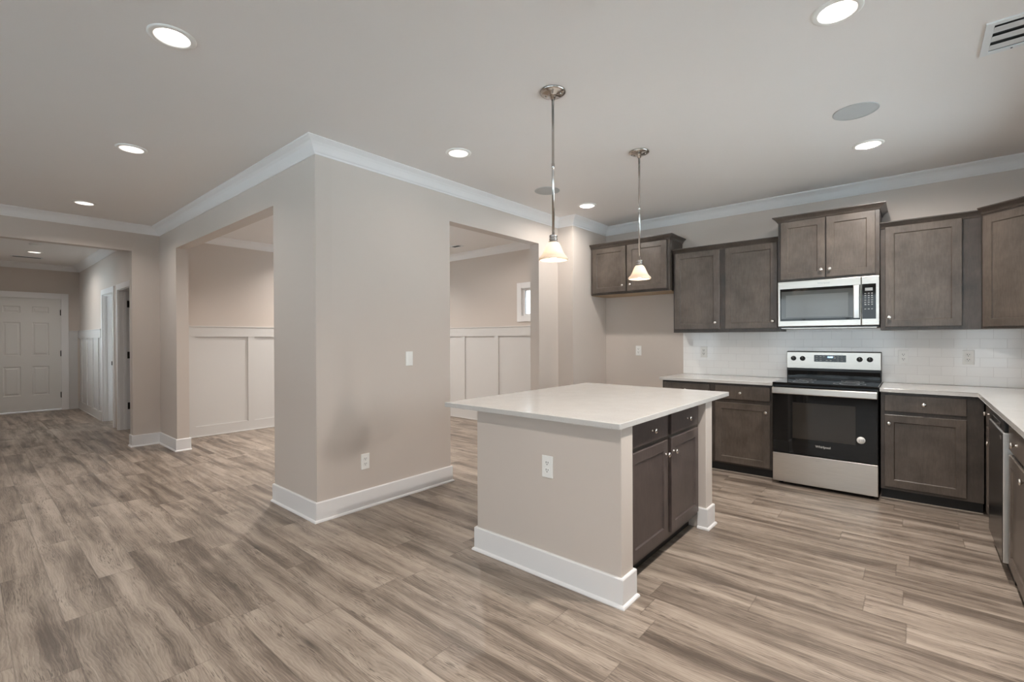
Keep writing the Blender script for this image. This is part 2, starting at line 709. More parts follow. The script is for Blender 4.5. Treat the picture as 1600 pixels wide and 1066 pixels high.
struct('floor', MB().box(-12.5, 3.72, -3.72, 5.57, -0.1, 0.0), M_FLOOR, at=(0, 0, 0), label='grey-brown wood-look plank floor')
CANS = [(-2.655, 0.655), (-4.43, 0.835), (-6.53, 0.84), (-2.655, 2.487), (-2.662, 4.366), (-0.255, 2.497), (-0.258, 4.368), (-10.73, 0.78),
        (-0.255, 0.655), (-0.255, -1.25), (-2.9, -0.9), (-4.43, -1.25), (-5.2, 2.7), (-6.7, 3.9), (-4.3, 4.2), (-8.6, 0.78)]  # all but the first here are lamps added to brighten the rooms


def ceiling_mesh():
    """the slab with a round hole for each recessed can"""
    slab = bpy.data.objects.new('slab', bpy.data.meshes.new('slab'))
    b1 = MB().box(-12.5, 3.72, -3.72, 5.57, ZC, ZC + 0.12).bm
    b1.to_mesh(slab.data)
    b1.free()
    cut = bpy.data.objects.new('cut', bpy.data.meshes.new('cut'))
    mb = MB()
    for cx, cy in CANS:
        mb.lathe([(0.0740, -0.05), (0.0740, 0.06)], Matrix.Translation((cx, cy, ZC)), n=48, smooth=False, cap0=True, cap1=True)
    bmesh.ops.recalc_face_normals(mb.bm, faces=mb.bm.faces)
    mb.bm.to_mesh(cut.data)
    mb.bm.free()
    COL.objects.link(slab)
    COL.objects.link(cut)
    md = slab.modifiers.new('holes', 'BOOLEAN')
    md.operation = 'DIFFERENCE'
    md.solver = 'EXACT'
    md.object = cut
    dg = bpy.context.evaluated_depsgraph_get()
    me = bpy.data.meshes.new_from_object(slab.evaluated_get(dg))
    bpy.data.objects.remove(slab)
    bpy.data.objects.remove(cut)
    out = MB()
    out.bm.from_mesh(me)
    bpy.data.meshes.remove(me)
    return out


struct('ceiling', ceiling_mesh(), M_CEIL, at=(0, 0, 0), label='flat white painted ceiling')


def hole(k):
    return WIN[k][2:6]


m = MB()
wall_with_holes(m, 'y', YB, YB + 0.12, -7.5, XR + 0.12, 0, ZC, [hole('dining_small'), hole('dining_far_added')])
struct('wall_back', m, M_WALL)
m = MB()
wall_with_holes(m, 'x', XR, XR + 0.12, 1.9, YB, 0, ZC, [hole('sink')])
struct('wall_right', m, M_WALL)
struct('wall_nook_side', MB().box(XR + 0.12, XN + 0.12, 1.9, 2.02, 0, ZC), M_WALL)
m = MB()
wall_with_holes(m, 'x', XN, XN + 0.12, YF - 0.12, 1.9, 0, ZC, [hole('patio')])
struct('wall_nook', m, M_WALL)
m = MB()
wall_with_holes(m, 'y', YF - 0.12, YF, XL - TH, XN, 0, ZC, [hole('rear_a'), hole('rear_b'), hole('nook')])
struct('wall_front', m, M_WALL)
m = MB()
wall_with_holes(m, 'x', XL - TH, XL, YF, 1.655, 0, ZC, [(0.0, 1.375, 0, 2.418)])
struct('wall_left', m, M_WALL)
m = MB()
wall_with_holes(m, 'x', -7.5, -7.38, 1.655, YB, 0, ZC, [hole('dining_big_added')])
struct('wall_dining_left', m, M_WALL)
m = MB()
wall_with_holes(m, 'y', 1.655, 1.78, -7.38, -3.26, 0, ZC, [(-6.62, -3.957, 0, 2.403)])
struct('wall_dining_near', m, M_WALL)
m = MB()
wall_with_holes(m, 'x', -3.385, -3.26, 1.78, 4.674, 0, ZC, [(2.937, 4.295, 0, 2.403)])
m.box(-3.385, -3.046, 4.674, YB, 0, ZC)
struct('wall_dining_right', m, M_WALL)
HX0, HX1, HY = -12.35, -7.445, 1.51
m = MB()
wall_with_holes(m, 'y', HY, HY + 0.14, HX0 - 0.15, HX1, 0, ZC, [(-10.03, -9.22, 0, 2.06), (-8.87, -8.09, 0, 2.06)])
struct('wall_hall_right', m, M_WALL)
m = MB()
wall_with_holes(m, 'y', -0.22, -0.10, HX0 - 0.15, HX1, 0, ZC, [hole('hall')])
struct('wall_hall_left', m, M_WALL)
m = MB()
wall_with_holes(m, 'x', HX0 - 0.15, HX0, -0.10, HY, 0, ZC, [(0.315, 1.255, 0, 2.115)])
struct('wall_hall_end', m, M_WALL)
m = MB()
wall_with_holes(m, 'y', 2.55, 2.67, -12.5, -7.5, 0, ZC, [hole('bedroom')])
struct('wall_bedroom_back', m, M_WALL)
struct('wall_bedroom_left', MB().box(-12.5, -12.38, 1.65, 2.55, 0, ZC), M_WALL)
struct('wall_bedroom_middle', MB().box(-9.1, -9.0, 1.65, 2.55, 0, ZC), M_WALL)

# window frames with casing, sash and pane
CAS = 0.085


def window(n, key, mullions=0, rail=True, label=None, sill=True):
    ax, p, a, b, z0, z1, sg = WIN[key]
    def bx(mb, u0, u1, d0, d1, za, zb, bev=0.0):
        """d is measured into the room from the wall face"""
        e0, e1 = sorted((p + sg * d0, p + sg * d1))
        if ax == 'x':
            mb.box(e0, e1, u0, u1, za, zb, bev)
        else:
            mb.box(u0, u1, e0, e1, za, zb, bev)
    mb = MB()
    bx(mb, a - CAS, a, 0, 0.018, z0 - CAS, z1 + CAS, 0.002)
    bx(mb, b, b + CAS, 0, 0.018, z0 - CAS, z1 + CAS, 0.002)
    bx(mb, a, b, 0, 0.018, z1, z1 + CAS, 0.002)
    bx(mb, a, b, 0, 0.018, z0 - CAS, z0, 0.002)
    root = obj('window_%d' % n, mb, M_TRIM)
    root['kind'] = 'structure'
    if label:
        root['label'] = label
    fr = MB()
    w = 0.035
    bx(fr, a, a + w, -0.085, -0.03, z0, z1)
    bx(fr, b - w, b, -0.085, -0.03, z0, z1)
    bx(fr, a + w, b - w, -0.085, -0.03, z0, z0 + w)
    bx(fr, a + w, b - w, -0.085, -0.03, z1 - w, z1)
    if rail:
        zm = (z0 + z1) / 2
        bx(fr, a + w, b - w, -0.075, -0.035, zm - 0.02, zm + 0.02)
    for k in range(mullions):
        u = a + (b - a) * (k + 1) / (mullions + 1)
        bx(fr, u - 0.022, u + 0.022, -0.08, -0.03, z0 + w, z1 - w)
    for u in ((a, a + 0.004), (b - 0.004, b)):
        bx(fr, u[0], u[1], -0.12, 0.001, z0, z1)
    bx(fr, a, b, -0.12, 0.001, z0, z0 + 0.004)
    bx(fr, a, b, -0.12, 0.001, z1 - 0.004, z1)
    obj('window_frame', fr, M_TRIM, root)
    g = MB()
    bx(g, a + w * 0.5, b - w * 0.5, -0.060, -0.056, z0 + w * 0.5, z1 - w * 0.5)
    obj('pane', g, M_GLASS, root)


window(1, 'dining_small', mullions=1, rail=False, label='small square window high in the far dining room wall')
window(2, 'sink', mullions=1)
window(3, 'patio', mullions=2, rail=False)
window(4, 'rear_a')
window(5, 'rear_b', mullions=2)
window(6, 'hall', mullions=1)  # added window, lights the hall from its unseen side
window(7, 'bedroom', mullions=1)
window(8, 'dining_big_added', mullions=1)
window(9, 'dining_far_added')
window(10, 'nook', mullions=1)  # added window behind the camera, for light toward the kitchen

# crown moulding
CROWN = [(0, 0), (0, -0.098), (0.006, -0.098), (0.010, -0.088), (0.018, -0.080), (0.030, -0.062), (0.044, -0.042),
         (0.060, -0.027), (0.076, -0.018), (0.086, -0.013), (0.092, -0.008), (0.097, -0.006), (0.097, 0)]
m = MB().sweep([(XL, YF), (XL, 1.655), (-3.26, 1.655), (-3.26, 4.674), (-3.046, 4.674), (-3.046, YB), (XR, YB), (XR, 1.9), (XN, 1.9), (XN, YF)], CROWN, True, ZC)
struct('trim_1', m, M_TRIM, label='white crown moulding around the kitchen ceiling')
m = MB().sweep([(-7.38, 1.78), (-7.38, YB), (-3.385, YB), (-3.385, 1.78)], CROWN, True, ZC)
struct('trim_2', m, M_TRIM, label='white crown moulding in the dining room')
m = MB().sweep([(HX1, -0.10), (HX0, -0.10), (HX0, HY), (HX1, HY)], CROWN, True, ZC)
struct('trim_3', m, M_TRIM, label='white crown moulding in the entry hall')

# baseboards with shoe moulding
BASE = [(0, 0), (0.026, 0), (0.026, 0.006), (0.022, 0.013), (0.014, 0.018), (0.014, 0.137), (0.010, 0.143), (0, 0.143)]


def baseboard(name, path, mat_=None, closed=False, parent=None):
    mb = MB().sweep(path, BASE, closed)
    if parent is not None:
        return obj(name, mb, mat_ or M_TRIM, parent)
    return struct(name, mb, mat_ or M_TRIM)


baseboard('baseboard_left', [(-7.46, 1.375), (XL, 1.375), (XL, 1.655), (-6.62, 1.655), (-6.62, 1.795)])
baseboard('baseboard_column', [(-3.957, 1.795), (-3.957, 1.655), (-3.26, 1.655), (-3.26, 2.937), (-3.40, 2.937)])
baseboard('baseboard_alcove', [(-3.40, 4.295), (-3.26, 4.295), (-3.26, 4.674), (-3.046, 4.674), (-3.046, YB), (-2.05, YB)])
baseboard('baseboard_living', [(XR, 2.03), (XR, 1.9), (XN, 1.9), (XN, 1.40)]), baseboard('baseboard_rear', [(XN, YF + 0.8), (XN, YF), (XL, YF), (XL, 0.0), (-7.46, 0.0)])
baseboard('baseboard_dining', [(-6.62, 1.78), (-7.38, 1.78)])

# board and batten wainscot (one moulded panel wall each)


def wainscot(name, ax, p, sg, lo, hi, bats, bw=0.085, top=1.507, label=None):
    mb = MB()
    def bx(u0, u1, d0, d1, za, zb, bev=0.0):
        e0, e1 = sorted((p + sg * d0, p + sg * d1))
        if ax == 'x':
            mb.box(e0, e1, u0, u1, za, zb, bev)
        else:
            mb.box(u0, u1, e0, e1, za, zb, bev)
    bx(lo, hi, 0, 0.004, 0, top - 0.01)
    bx(lo, hi, 0, 0.024, 1.360, top - 0.012)
    bx(lo, hi, 0, 0.032, top - 0.014, top, 0.003)
    bx(lo, hi, 0, 0.020, 0, 0.143)
    bx(lo, hi, 0.018, 0.032, 0, 0.014, 0.003)
    for c in bats:
        bx(max(lo, c - bw / 2), min(hi, c + bw / 2), 0, 0.022, 0.14, 1.363)
    return struct(name, mb, M_TRIMD, label=label)


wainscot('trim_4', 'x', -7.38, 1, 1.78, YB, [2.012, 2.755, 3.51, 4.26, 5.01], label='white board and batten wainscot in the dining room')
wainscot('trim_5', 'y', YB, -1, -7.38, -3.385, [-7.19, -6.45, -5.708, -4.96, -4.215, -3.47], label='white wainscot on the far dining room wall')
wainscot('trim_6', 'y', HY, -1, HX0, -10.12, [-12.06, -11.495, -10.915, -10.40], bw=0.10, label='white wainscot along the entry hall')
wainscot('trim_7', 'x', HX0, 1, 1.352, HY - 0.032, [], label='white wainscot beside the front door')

# hall door openings: jambs, casing, hinges
for k, (xa, xb) in enumerate(((-10.03, -9.22), (-8.87, -8.09))):
    mb = MB()
    z1 = 2.06
    for (u0, u1) in ((xa, xa + 0.018), (xb - 0.018, xb)):
        mb.box(u0, u1, HY - 0.002, HY + 0.142, 0, z1)
    mb.box(xa + 0.018, xb - 0.018, HY - 0.002, HY + 0.142, z1 - 0.018, z1)
    mb.box(xa + 0.018, xa + 0.030, HY + 0.05, HY + 0.085, 0, z1 - 0.018)
    mb.box(xb - 0.030, xb - 0.018, HY + 0.05, HY + 0.085, 0, z1 - 0.018)
    mb.box(xa - 0.075, xa + 0.008, HY - 0.018, HY, 0, z1 + 0.075)
    mb.box(xb - 0.008, xb + 0.075, HY - 0.018, HY, 0, z1 + 0.075)
    mb.box(xa + 0.008, xb - 0.008, HY - 0.018, HY, z1 - 0.008, z1 + 0.075)
    root = struct('door_%d' % (k + 2), mb, M_TRIM)
    if k == 0:
        obj('strike_plate', MB().box(xa + 0.018, xa + 0.021, HY + 0.095, HY + 0.125, 0.91, 0.975, 0.001), M_HINGE, root)
    else:
        for z in (1.853, 1.098, 0.347):
            hm = MB().box(xa + 0.018, xa + 0.021, HY + 0.092, HY + 0.138, z - 0.05, z + 0.05, 0.001)
            hm.lathe([(0, -0.05), (0.006, -0.05), (0.006, 0.05), (0, 0.05)], Matrix.Translation((xa + 0.026, HY + 0.140, z)), n=12)
            obj('hinge', hm, M_HINGE, root)

# front door with casing
mb = MB()
D0, D1, DZ = 0.315, 1.255, 2.115
cw = 0.095
mb.box(HX0, HX0 + 0.02, D0 - cw, D0 + 0.01, 0, DZ + cw, 0.002)
mb.box(HX0, HX0 + 0.02, D1 - 0.01, D1 + cw, 0, DZ + cw, 0.002)
mb.box(HX0, HX0 + 0.02, D0 + 0.01, D1 - 0.01, DZ - 0.01, DZ + cw, 0.002)
mb.box(HX0 - 0.14, HX0 + 0.005, D0, D1, -0.0, 0.02)
root = struct('door_1', mb, M_TRIM, label='white six panel front door at the end of the hall')


def six_panel(x, y0, y1, z0, z1):
    """door slab facing +X"""
    mb = MB()
    w, h = y1 - y0, z1 - z0
    M = Matrix(((0, 0, 1, x - 0.045), (1, 0, 0, y0), (0, 1, 0, z0), (0, 0, 0, 1)))
    st, mu = 0.165 * w / 0.92, 0.145 * w / 0.92
    pw = (w - 2 * st - mu) / 2
    us = [0, st, st + pw, st + pw + mu, st + 2 * pw + mu, w]
    vs = [0, 0.29, 0.82, 1.02, 1.63, 1.805, 1.925, h]
    t = 0.045
    def P(u, v, d):
        return M @ Vector((u, v, d))
    for i in range(5):
        for j in range(7):
            u0, u1, v0, v1 = us[i], us[i + 1], vs[j], vs[j + 1]
            if i in (1, 3) and j in (1, 3, 5):
                loops = []
                for ins, d in ((0, t), (0.010, t - 0.012), (0.022, t - 0.012), (0.042, t - 0.003)):
                    loops.append([mb.bm.verts.new(P(*q, d)) for q in ((u0 + ins, v0 + ins), (u1 - ins, v0 + ins), (u1 - ins, v1 - ins), (u0 + ins, v1 - ins))])
                for a, b in zip(loops, loops[1:]):
                    for k in range(4):
                        mb.bm.faces.new([a[k], a[(k + 1) % 4], b[(k + 1) % 4], b[k]])
                mb.bm.faces.new(loops[-1])
            else:
                mb.add([P(u0, v0, t), P(u1, v0, t), P(u1, v1, t), P(u0, v1, t)], [(0, 1, 2, 3)])
    mb.add([P(0, 0, 0), P(w, 0, 0), P(w, h, 0), P(0, h, 0), P(0, 0, t), P(w, 0, t), P(w, h, t), P(0, h, t)],
           [(3, 2, 1, 0), (0, 1, 5, 4), (1, 2, 6, 5), (2, 3, 7, 6), (3, 0, 4, 7)])
    bmesh.ops.remove_doubles(mb.bm, verts=mb.bm.verts, dist=0.0002)
    return mb


obj('door_slab', six_panel(HX0 - 0.015, D0 + 0.006, D1 - 0.008, 0.024, DZ - 0.006), M_DOOR, root)
for z in (1.85, 1.075, 0.29):
    hm = MB().lathe([(0, -0.055), (0.009, -0.055), (0.009, 0.055), (0, 0.055)], Matrix.Translation((HX0 + 0.004, D1 - 0.012, z)), n=12)
    hm.box(HX0 - 0.012, HX0 + 0.001, D1 - 0.022, D1 - 0.001, z - 0.05, z + 0.05)
    obj('hinge', hm, M_HINGE, root)
kn = Matrix.Translation((HX0 - 0.015, D0 + 0.075, 0.95)) @ Matrix.Rotation(PI / 2, 4, 'Y')
obj('door_knob', MB().lathe([(0, 0), (0.032, 0), (0.030, 0.008), (0.012, 0.012), (0.012, 0.035), (0.026, 0.045), (0.028, 0.055), (0.018, 0.066), (0, 0.068)], kn), M_HINGE, root)

# tiled backsplash
m = MB().box(-2.035, XR, YB - 0.010, YB, 0.906, 1.42)
bs = struct('wall_backsplash', m, M_TILE, at=(-2.035 + 0.029, YB, 0.9075), label='white subway tile backsplash')

# ------------------------------------------------------------------ cabinets
CT = 0.905


def add_front(root, kind, M, w, h, knob=None, mat_=None, stile=0.058):
    """a door or drawer front as a part, its knob as a sub-part"""
    mb = MB()
    panel_front(mb, M, w, h, shaker=(kind == 'door'), stile=stile)
    o = obj(kind, mb, mat_ or M_CAB, root)
    if knob:
        obj('knob', knob_mb(M @ Matrix.Translation((knob[0], knob[1], 0.0188))), M_NICKEL, o)
    return o


def front_range(x0, x1, z0, z1, y):
    """front on the range wall; y is the plane of its face"""
    return frame((x0, y + 0.019, z0), (1, 0, 0), (0, -1, 0)), x1 - x0, z1 - z0


CCROWN = [(0, 0), (0.006, 0), (0.010, 0.008), (0.012, 0.014), (0.022, 0.026), (0.036, 0.038), (0.044, 0.044), (0.044, 0.052), (0, 0.052)]


def wall_cab(name, label, x0, x1, yf, z0, z1, doors, crown_path, crown_z, underside=False, group=None, extra=None, csc=1.0):
    t = thing(name, label, 'wall cabinet', ((x0 + x1) / 2, YB, z0), group)
    mb = MB().box(x0, x1, yf + 0.02, YB - 0.001, z0 + (0.004 if underside else 0), z1)
    obj('carcass', mb, M_CABD, t)
    mb = MB().box(x0, x1, yf, yf + 0.02, z0, z1, 0.001)
    if extra:
        for e in extra:
            mb.box(*e)
    obj('face_frame', mb, M_CABD, t)
    if underside:
        obj('underside_panel', MB().box(x0 + 0.002, x1 - 0.002, yf + 0.021, YB - 0.002, z0 - 0.004, z0 + 0.004), M_TAN, t)['label'] = 'unfinished tan plywood underside'
    for (a, b, za, zb, kx, kz) in doors:
        M, w, h = front_range(a, b, za, zb, yf - 0.02)
        add_front(t, 'door', M, w, h, (kx - a, kz - za))
    pr = [(d * csc, h_ * csc) for d, h_ in CCROWN]
    obj('crown_moulding', MB().sweep(crown_path, pr, False, crown_z), M_CABD, t)
    return t


# over the fridge space
wall_cab('fridge_wall_cabinet', 'small dark two door wall cabinet above the empty refrigerator space', -3.036, -2.045, 5.07, 1.842, 2.43,
         [(-3.006, -2.563, 1.868, 2.402, -2.60, 1.936), (-2.545, -2.074, 1.868, 2.402, -2.50, 1.939)],
         [(-3.036, 5.07), (-2.045, 5.07), (-2.045, YB - 0.002)][:3], 2.408, underside=True)
# left of the microwave
wall_cab('wall_cabinet', 'tall dark two door wall cabinet left of the microwave', -2.03, -0.985, 5.145, 1.375, 2.262,
         [(-2.012, -1.538, 1.408, 2.238, -1.577, 1.474), (-1.482, -1.004, 1.408, 2.238, -1.042, 1.474)],
         [(-2.03, 5.145), (-0.987, 5.145)], 2.236)
# above the microwave
wall_cab('microwave_wall_cabinet', 'dark two door wall cabinet directly above the microwave', -0.985, -0.222, 5.07, 1.842, 2.42,
         [(-0.962, -0.609, 1.858, 2.398, -0.637, 1.928), (-0.600, -0.250, 1.858, 2.398, -0.572, 1.928)],
         [(-0.985, YB - 0.002), (-0.985, 5.07), (-0.222, 5.07), (-0.222, YB - 0.002)], 2.402)
# right of the microwave
wall_cab('wall_cabinet', 'tall dark single door wall cabinet right of the microwave', -0.220, 0.398, 5.145, 1.375, 2.262,
         [(-0.187, 0.288, 1.402, 2.250, -0.162, 1.482)],
         [(-0.220, 5.145), (0.40, 5.145)], 2.240, extra=[(0.325, 0.398, 5.1415, 5.145, 1.376, 2.24)])
# diagonal corner cabinet
t = thing('corner_wall_cabinet', 'dark corner wall cabinet with an angled door at the right edge', 'wall cabinet', (0.75, 5.2, 1.375))
dz0, dz1 = 1.375, 2.272
obj('carcass', MB().prism([(0.400, YB - 0.001), (0.400, 5.148), (0.698, 4.850), (XR - 0.001, 4.850), (XR - 0.001, YB - 0.001)], dz0, dz1), M_CABD, t)
obj('face_frame', MB().prism([(0.400, 5.148), (0.400, 5.120), (0.670, 4.850), (0.698, 4.850)], dz0, dz1), M_CABD, t)
DW_ = math.hypot(0.27, 0.27)
dM = frame((0.400, 5.120, 1.392), (1, -1, 0), (-1, -1, 0)) @ Matrix.Translation((0.022, 0, 0))
add_front(t, 'door', dM, DW_ - 0.044, 0.845, (DW_ - 0.044 - 0.03, 0.075))
obj('crown_moulding', MB().sweep([(0.400, 5.120), (0.670, 4.850)], CCROWN, False, 2.252), M_CABD, t)


def base_cab(name, label, x0, x1, drawers, doors, group=None):
    yf = 4.84
    t = thing(name, label, 'base cabinet', ((x0 + x1) / 2, 5.1, 0), group)
    obj('carcass', MB().box(x0, x1, yf + 0.02, YB - 0.012, 0.1, CT - 0.031), M_CABD, t)
    obj('face_frame', MB().box(x0, x1, yf, yf + 0.02, 0.092, CT - 0.031, 0.001), M_CABD, t)
    obj('toe_kick', MB().box(x0, x1, 4.905, YB - 0.02, 0, 0.1), M_KICK, t)
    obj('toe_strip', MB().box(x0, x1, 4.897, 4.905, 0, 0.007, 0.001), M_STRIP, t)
    for (a, b, za, zb, kx, kz) in drawers:
        M, w, h = front_range(a, b, za, zb, yf - 0.02)
        add_front(t, 'drawer', M, w, h, (kx - a, kz - za))
    for (a, b, za, zb, kx, kz) in doors:
        M, w, h = front_range(a, b, za, zb, yf - 0.02)
        add_front(t, 'door', M, w, h, (kx - a, kz - za))
    return t


base_cab('base_cabinet', 'dark base cabinet left of the range with drawer over door', -2.03, -0.982,
         [(-2.008, -1.546, 0.724, 0.854, -1.777, 0.787), (-1.492, -1.006, 0.724, 0.854, -1.257, 0.787)],
         [(-2.008, -1.546, 0.108, 0.688, -1.576, 0.623), (-1.492, -1.006, 0.108, 0.688, -1.038, 0.623)])
base_cab('base_cabinet', 'dark base cabinet right of the range with single drawer over single door', -0.206, 0.388,
         [(-0.181, 0.295, 0.723, 0.852, 0.057, 0.789)],
         [(-0.181, 0.295, 0.116, 0.694, -0.153, 0.625)])

# run along the right wall, fronts facing -X
XFR = 0.398                                               # face frame plane


def front_right(ya, yb, z0, z1):
    """ya far, yb near; face toward -X"""
    return frame((XFR - 0.001, ya, z0), (0, -1, 0), (-1, 0, 0)), ya - yb, z1 - z0


def right_cab(name, label, y_far, y_near, drawers, doors, filler=None):
    t = thing(name, label, 'base cabinet', (0.7, (y_far + y_near) / 2, 0))
    obj('carcass', MB().box(XFR + 0.02, XR - 0.002, y_near, y_far, 0.1, CT - 0.031), M_CABD, t)
    obj('face_frame', MB().box(XFR, XFR + 0.02, y_near, y_far, 0.092, CT - 0.031, 0.001), M_CABD, t)
    obj('toe_kick', MB().box(XFR + 0.065, XR - 0.02, y_near, y_far, 0, 0.1), M_KICK, t)
    for kind, lst in (('drawer', drawers), ('door', doors)):
        for (a, b, za, zb, ky, kz) in lst:
            M, w, h = front_right(a, b, za, zb)
            add_front(t, kind, M, w, h, (a - ky, kz - za))
    return t


right_cab('base_cabinet', 'narrow dark base cabinet in the corner before the dishwasher, seen edge-on', 4.838, 4.232,
          [(4.60, 4.245, 0.723, 0.852, 4.42, 0.80)], [(4.60, 4.245, 0.108, 0.694, 4.275, 0.628)])
right_cab('base_cabinet', 'dark base cabinet at the right edge, near side of the dishwasher', 3.598, 2.985,
          [(3.575, 3.01, 0.720, 0.853, 3.29, 0.787)], [(3.575, 3.01, 0.108, 0.694, 3.04, 0.668)])
right_cab('base_cabinet', 'dark double door base cabinet nearest the camera, outside the right edge', 2.983, 2.06,
          [(2.96, 2.54, 0.720, 0.853, 2.75, 0.787), (2.50, 2.08, 0.720, 0.853, 2.29, 0.787)],
          [(2.96, 2.54, 0.108, 0.694, 2.57, 0.668), (2.50, 2.08, 0.108, 0.694, 2.47, 0.668)])

# ------------------------------------------------------------------ countertops
tag(obj('countertop', MB().box(-2.052, -0.980, 4.802, YB - 0.0105, CT - 0.03, CT, 0.003, 2), M_QUARTZ),
    'white quartz countertop on the base cabinet left of the range', 'countertop')
m = MB()
poly = [(-0.212, YB - 0.0105), (-0.212, 4.802), (0.357, 4.802), (0.357, 2.04), (XR - 0.002, 2.04), (XR - 0.002, YB - 0.0105)]
m.prism(poly, CT - 0.03, CT)
bmesh.ops.bevel(m.bm, geom=[e for e in m.bm.edges], offset=0.003, segments=2, affect='EDGES', profile=0.5)
tag(obj('countertop', m, M_QUARTZ), 'L shaped white quartz countertop right of the range, turning the corner', 'countertop')

# ------------------------------------------------------------------ island
IX0, IX1, IY0, IY1 = -2.072, -1.085, 2.087, 3.440
isl = thing('kitchen_island', 'grey painted kitchen island with dark cabinet doors on its right side', 'kitchen island', ((IX0 + IX1) / 2, (IY0 + IY1) / 2, 0))
zt = CT - 0.03
obj('end_wall', MB().box(IX0, IX1, IY0, 2.210, 0, zt, 0.003), M_WALL, isl)
obj('end_wall', MB().box(IX0, IX1, 3.315, IY1, 0, zt, 0.003), M_WALL, isl)
obj('back_panel', MB().box(IX0, IX0 + 0.12, 2.210, 3.315, 0, zt), M_WALL, isl)
obj('carcass', MB().box(IX0 + 0.12, -1.162, 2.211, 3.314, 0.1, zt), M_CABD, isl)
obj('face_frame', MB().box(-1.162, -1.142, 2.211, 3.314, 0.095, zt), M_CABD, isl)
obj('toe_kick', MB().box(IX0 + 0.12, -1.205, 2.212, 3.313, 0, 0.1), M_KICK, isl)
baseboard('baseboard', [(-1.14, 3.315), (IX1, 3.315), (IX1, IY1), (IX0, IY1), (IX0, IY0), (IX1, IY0), (IX1, 2.210), (-1.14, 2.210)], parent=isl)


def front_island(y0, y1, z0, z1):
    return frame((-1.141, y0, z0), (0, 1, 0), (1, 0, 0)), y1 - y0, z1 - z0


for (a, b, ky) in ((2.255, 2.748, 2.53), (2.805, 3.272, 3.07)):
    M, w, h = front_island(a, b, 0.728, 0.866)
    add_front(isl, 'drawer', M, w, h, (ky - a, 0.064), M_ISLCAB)
for (a, b, ky) in ((2.255, 2.748, 2.72), (2.805, 3.272, 2.835)):
    M, w, h = front_island(a, b, 0.128, 0.704)
    add_front(isl, 'door', M, w, h, (ky - a, 0.622 - 0.128), M_ISLCAB)
tag(obj('island_countertop', MB().box(-2.305, -1.062, 2.028, 3.765, CT - 0.03, CT, 0.003, 2), M_QUARTZ),
    'large white quartz countertop overhanging the island', 'countertop')


# ------------------------------------------------------------------ outlets and switch
def outlet(name, label, M, parent=None, kind='outlet'):
    def part(u0, u1, v0, v1, d0, d1, bev=0.0):
        t = MB().box(u0, u1, v0, v1, d0, d1, bev)
        bmesh.ops.transform(t.bm, matrix=M, verts=t.bm.verts)
        return t
    plate = part(-0.0365, 0.0365, -0.060, 0.060, 0, 0.006, 0.002)
    if parent is None:
        root = thing(name, label, 'light switch' if kind == 'switch' else 'outlet', M @ Vector((0, 0, 0)))
        obj('cover_plate', plate, M_PLATE, root)
        host = root
    else:
        host = obj(name, plate, M_PLATE, parent)
    if kind == 'switch':
        t = part(-0.017, 0.017, -0.034, 0.034, 0.005, 0.0075, 0.001)
        obj('rocker', t, M_PLATE, host)
        return host
    for s in (-1, 1):
        t = part(-0.016, 0.016, s * 0.020 - 0.014, s * 0.020 + 0.014, 0.005, 0.008, 0.003)
        for (u, v, w, h) in ((-0.0065, 0.004, 0.0016, 0.005), (0.0065, 0.004, 0.0016, 0.004), (0.0, -0.0075, 0.0026, 0.0026)):
            tt = part(u - w, u + w, s * 0.020 + v - h, s * 0.020 + v + h, 0.0078, 0.0084)
            t.merge(tt.bm, 1)
        obj('receptacle', t, [M_PLATE, M_SLOT], host)
    return host


outlet('wall_outlet', 'white outlet low on the big column wall left of the island', frame((-3.26, 2.046, 0.362), (0, 1, 0), (1, 0, 0)))
outlet('light_switch', 'white rocker light switch at chest height on the column wall', frame((-3.26, 2.471, 1.149), (0, 1, 0), (1, 0, 0)), kind='switch')
outlet('outlet', None, frame((-1.527, IY0, 0.611), (1, 0, 0), (0, -1, 0)), parent=isl)
outlet('wall_outlet', 'white outlet on the painted wall of the empty refrigerator space', frame((-2.592, YB, 1.162), (1, 0, 0), (0, -1, 0)))
outlet('wall_outlet', 'white outlet on the tile backsplash left of the range', frame((-1.80, YB - 0.010, 1.156), (1, 0, 0), (0, -1, 0)))
outlet('wall_outlet', 'white outlet on the tile just right of the range', frame((-0.072, YB - 0.010, 1.138), (1, 0, 0), (0, -1, 0)))
outlet('wall_outlet', 'white outlet on the tile near the countertop corner, farthest right', frame((0.343, YB - 0.010, 1.142), (1, 0, 0), (0, -1, 0)))


# ------------------------------------------------------------------ text
def text_mesh(body, size, M, depth=0.0006, bold=0.0, align='CENTER'):
    cu = bpy.data.curves.new('lettering', 'FONT')
    cu.body = body
    cu.size = size
    cu.align_x = align
    cu.align_y = 'CENTER'
    cu.extrude = depth
    cu.offset = bold
    to = bpy.data.objects.new('lettering', cu)
    COL.objects.link(to)
    dg = bpy.context.evaluated_depsgraph_get()
    me = bpy.data.meshes.new_from_object(to.evaluated_get(dg))
    bpy.data.objects.remove(to)
    bm = bmesh.new()
    bm.from_mesh(me)
    bpy.data.meshes.remove(me)
    mb = MB()
    mb.merge(bm, 0, M)
    return mb


